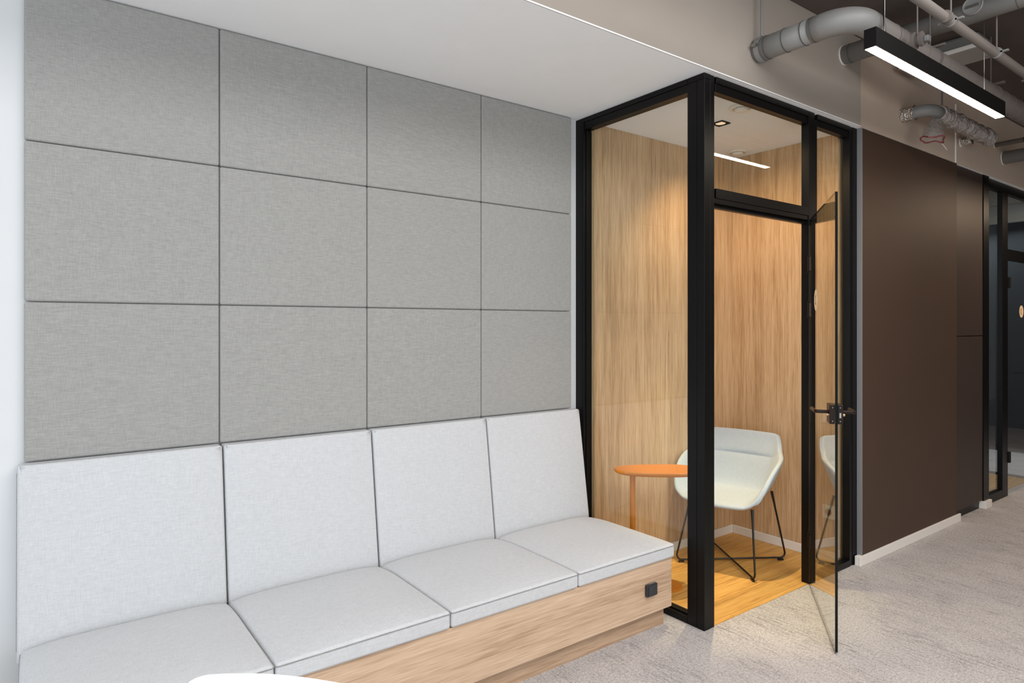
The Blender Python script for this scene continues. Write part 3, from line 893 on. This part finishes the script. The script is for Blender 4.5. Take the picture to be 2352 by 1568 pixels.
# E: foil stub, elbow, wrapped flexible duct
t = thing('flexible_duct', 'plastic-wrapped flexible duct with foil end below the pendant lamp', 'duct', (4.91, 2.03, 3.03))
bm = bmesh.new()
rs = []
pts = []
for k in range(14):
    pts.append((0, -0.001 - k * 0.0062, 0)); rs.append(0.050 + random.uniform(-0.003, 0.003))
tube(bm, pts, rs, 24); link('foil_sleeve', bm, M['foil'], t, smooth=False)
q0, q1, q2 = Vector((0, -0.08, 0)), Vector((0, -0.17, 0.004)), Vector((0.36, -0.17, 0.004))
bm = bmesh.new(); tube(bm, [Vector((0, -0.075, 0))] + arc(q0, q1, q2, 0.085, 10) + [Vector((0.16, -0.17, 0.004))], 0.040, 24); link('elbow', bm, M['duct'], t, smooth=True)
bm = bmesh.new(); pts = []; rs = []
for k in range(90):
    x = 0.155 + k * 0.0112
    pts.append((x, -0.17 + 0.006 * math.sin(k * 0.37), 0.002 + 0.006 * math.sin(k * 0.51) - 0.0001 * k)); rs.append(0.052 + 0.005 * math.sin(k * 1.9) + random.uniform(-0.005, 0.005))
tube(bm, pts, rs, 20); link('wrapped_hose', bm, M['wrap'], t, smooth=True)
rod_part(t, (0.21, -0.17, 0.05), ZS - 3.03, 0.006)
# bag
t = thing('plastic_bag', 'crumpled clear plastic bag with red rim hanging from the duct elbow', 'bag', (5.02, 1.86, 2.960))
bm = bmesh.new()
segs = 28; lev = 10; rg = []
for j in range(lev + 1):
    f = j / lev
    ring = []
    for k in range(segs):
        a = k * 2 * PI / segs
        rr_ = (0.036 + 0.068 * f ** 0.8) * (1 + 0.10 * math.sin(5 * a + 3 * f) + random.uniform(-0.05, 0.05))
        ring.append(bm.verts.new((rr_ * math.cos(a) * 1.05 - 0.05 * f, rr_ * math.sin(a) * 0.55, 0.028 - 0.15 * f + 0.010 * math.sin(3 * a) * f)))
    rg.append(ring)
for j in range(lev):
    for k in range(segs):
        bm.faces.new((rg[j][k], rg[j][(k + 1) % segs], rg[j + 1][(k + 1) % segs], rg[j + 1][k]))
rimpts = [v.co.copy() for v in rg[-1]]
link('bag_body', bm, M['bag'], t, smooth=True)
bm = bmesh.new(); loop_tube(bm, [p + Vector((0, 0, -0.004)) for p in rimpts], 0.0050, 6)
link('red_rim', bm, M['red'], t)
bm = bmesh.new(); tube(bm, [rimpts[0], rimpts[0] + Vector((0.05, -0.005, -0.02)), rimpts[0] + Vector((0.09, -0.01, -0.045))], 0.002, 5)
link('loose_string', bm, M['plastic_white'], t)
# F: second foil stub
t = thing('duct_stub', 'short foil-wrapped duct stub on the bulkhead under the hose end', 'duct', (5.945, 2.03, 3.018))
bm = bmesh.new(); pts = []; rs = []
for k in range(14):
    pts.append((0, -0.001 - k * 0.0062, 0)); rs.append(0.034 + random.uniform(-0.0025, 0.0025))
tube(bm, pts, rs, 20); link('foil_sleeve', bm, M['foil'], t)
bm = bmesh.new(); tube(bm, [(0, -0.008, 0), (0, -0.0008, 0)], 0.038, 24); link('collar', bm, M['plastic_white'], t)
# G
t = thing('water_pipe', 'thin grey pipe stub leaving the bulkhead near the right edge', 'pipe', (6.694, 2.03, 3.118))
bm = bmesh.new(); tube(bm, [(0, -0.001, 0), (0, -1.5, 0)], 0.0205, 20); link('tube', bm, M['duct_d'], t, smooth=True)
ring_part(t, (0, -0.22, 0), (0, 1, 0), 0.027, 'blackin', 0.016, 'clamp')
rod_part(t, (0, -0.22, 0.022), ZS - 3.118, 0.005, mat='blackin')
bm = bmesh.new(); tube(bm, [(0, -0.006, 0), (0, -0.0008, 0)], 0.024, 20); link('collar', bm, M['plastic_white'], t)
# H
t = thing('ventilation_duct', 'short grey round duct leaving the bulkhead at the right photo edge', 'duct', (6.90, 2.03, 3.038))
bm = bmesh.new(); tube(bm, [(0, -0.001, 0), (0, -1.2, 0)], 0.056, 32); link('straight_section', bm, M['duct'], t, smooth=True)
bm = bmesh.new(); tube(bm, [(0, -0.008, 0), (0, -0.0008, 0)], 0.060, 32); link('collar', bm, M['plastic_white'], t)

# ------------------------------------------------------------------ far booth
YB = 2.070
t = thing('window_4', 'black-framed glazed front of the far booth', 'window', (6.9, YB, 0), kind='structure')
DF = 0.040
link('frame_jamb', rel(t, (6.622, 6.66, YB, YB + DF, 0.064, ZC - 0.002)), M['black'], t)
link('frame_head', rel(t, (6.662, 8.20, YB, YB + DF, 2.760, ZC - 0.002)), M['black'], t)
link('frame_sill', rel(t, (6.662, 7.026, YB, YB + DF, 0.0, 0.075)), M['black'], t)
link('mullion', rel(t, (7.028, 7.165, YB, YB + DF, 0.0, 2.759)), M['black'], t)
link('pane', rel(t, (6.662, 7.026, YB + 0.026, YB + 0.032, 0.076, 2.759)), M['glass_dark'], t)
link('transom_pane', rel(t, (7.167, 8.10, YB + 0.026, YB + 0.032, 2.262, 2.759)), M['glass_dark'], t)
link('frame_transom', rel(t, (7.167, 8.10, YB + 0.01, YB + DF, 2.16, 2.26)), M['black'], t)
link('end_post', rel(t, (8.102, 8.20, YB, YB + 0.07, 0.0, 2.759)), M['black'], t)
t = thing('door_2', 'closed dark glass door of the far booth with round beige sticker', 'door', (7.63, YB, 0), kind='structure')
link('door_leaf', rel(t, (7.175, 8.095, YB + 0.012, YB + 0.022, 0.012, 2.155)), M['glass_dark'], t)
bm = bmesh.new(); box(bm, -0.455, -0.415, -0.010, 0.011, 0.30, 0.40); link('hinge', bm, M['blackin'], t)
bm = bmesh.new(); box(bm, -0.455, -0.415, -0.010, 0.011, 1.90, 2.0); link('hinge', bm, M['blackin'], t)
bm = bmesh.new(); tube(bm, [(0.1, 0.011, 1.10), (0.1, -0.05, 1.10), (-0.06, -0.05, 1.10)], 0.010, 10); link('handle', bm, M['blackin'], t)
sticker(t, M['sticker_tan'], (7.575 - 7.63, 0.012, 1.690), (1, 0, 0), (0, 0, 1), (0, -1, 0), 0.058, 0.001)
struct('floor_far_booth', boxes((6.622, 8.08, 2.142, 3.0, 0.0, 0.004)), M['oak_floor'], 'oak floor inside the far booth', 'floor')
struct('ceiling_far_booth', boxes((6.622, 8.2, 2.142, 3.0, ZI, ZC - 0.002)), M['plastic_white'], 'dim ceiling inside the far booth', 'ceiling')
struct('wall_far_booth_back', boxes((6.622, 8.2, 3.002, 3.1, 0.0, ZC - 0.002)), M['darkwall'], 'dark back wall of the far booth', 'wall')
t = thing('window_5', 'black-framed glass end of the far booth', 'window', (8.12, 2.57, 0), kind='structure')
link('frame_head', rel(t, (8.085, 8.14, 2.145, 2.999, 2.62, ZI - 0.002)), M['plastic_white'], t)
link('frame_sill', rel(t, (8.085, 8.14, 2.145, 2.999, 0.0, 0.02)), M['black'], t)
link('pane', rel(t, (8.108, 8.114, 2.145, 2.999, 0.021, 2.619)), M['glass_dark'], t)
struct('wall_far_end', boxes((9.72, 9.84, 1.8, 4.6, 0.03, ZC)), M['darkwall'], 'dark glazed wall at the far end', 'wall')
struct('trim_7', boxes((9.70, 9.719, 1.8, 4.6, 0.0, 0.07)), M['black'], 'black bottom rail of the far wall', 'trim')

# ------------------------------------------------------------------ lights
def area(name, loc, target, sx, sy, e, c):
    l = D.lights.new(name, 'AREA'); l.shape = 'RECTANGLE'; l.size = sx; l.size_y = sy; l.energy = e; l.color = c
    o = D.objects.new(name, l); C.objects.link(o); o.location = loc
    d = Vector(target) - Vector(loc)
    o.rotation_euler = d.to_track_quat('-Z', 'Y').to_euler()
    return o
area('window_daylight', (-2.6, -0.4, 1.3), (1.4, 2.6, 1.5), 3.2, 2.2, 92, (0.80, 0.91, 1.0))
area('room_daylight', (1.2, -3.4, 1.5), (1.8, 2.4, 1.3), 4.0, 2.4, 64, (0.92, 0.96, 1.0))
area('overhead_light', (1.2, 0.0, 3.36), (1.2, 0.2, 0.0), 4.6, 1.8, 146, (0.985, 0.985, 1.0))
area('corridor_light', (3.7, -1.4, 3.36), (3.9, -1.2, 0.0), 3.0, 2.4, 80, (1.0, 0.88, 0.79))
area('next_pendant_light', (7.3, 1.352, 2.77), (7.3, 1.352, 0.0), 1.9, 0.06, 26, (1.0, 0.76, 0.54))
area('far_daylight', (8.9, 3.2, 2.7), (8.9, 3.0, 0.0), 1.2, 1.2, 34, (0.85, 0.93, 1.0))
def spot(name, e, deg, blend, c, aim):
    l = D.lights.new(name, 'SPOT'); l.energy = e; l.color = c; l.spot_size = math.radians(deg); l.spot_blend = blend; l.shadow_soft_size = 0.02
    o = D.objects.new(name, l); C.objects.link(o); o.location = (3.415, 2.455, ZI - 0.012)
    o.rotation_euler = (Vector(aim) - Vector(o.location)).to_track_quat('-Z', 'Y').to_euler()
spot('booth_beam', 170, 40, 0.6, (1.0, 0.84, 0.50), (3.34, 2.38, 0.0))
spot('booth_spill', 34, 130, 0.8, (1.0, 0.66, 0.33), (4.1, 2.48, 1.0))

w = D.worlds.new('World'); bpy.context.scene.world = w; w.use_nodes = True
bg = w.node_tree.nodes['Background']; bg.inputs[0].default_value = (0.93, 0.96, 1.0, 1); bg.inputs[1].default_value = 0.30

# ------------------------------------------------------------------ camera
cam = D.cameras.new('Camera'); co = D.objects.new('Camera', cam); C.objects.link(co)
fpx = 1486.0
cam.sensor_fit = 'HORIZONTAL'; cam.sensor_width = 36.0; cam.lens = fpx / 2352 * 36.0
cam.shift_y = -35.0 / 2352
co.location = (0, 0, 1.55)
al = math.atan((3190 - 1176) / fpx)
co.rotation_euler = (PI / 2, 0, -(PI / 2 - al))
cam.clip_start = 0.02
sc = bpy.context.scene
sc.camera = co
sc.view_settings.view_transform = 'Standard'
sc.view_settings.look = 'None'
sc.view_settings.exposure = 0.0
sc.cycles.max_bounces = 10
sc.cycles.transparent_max_bounces = 16
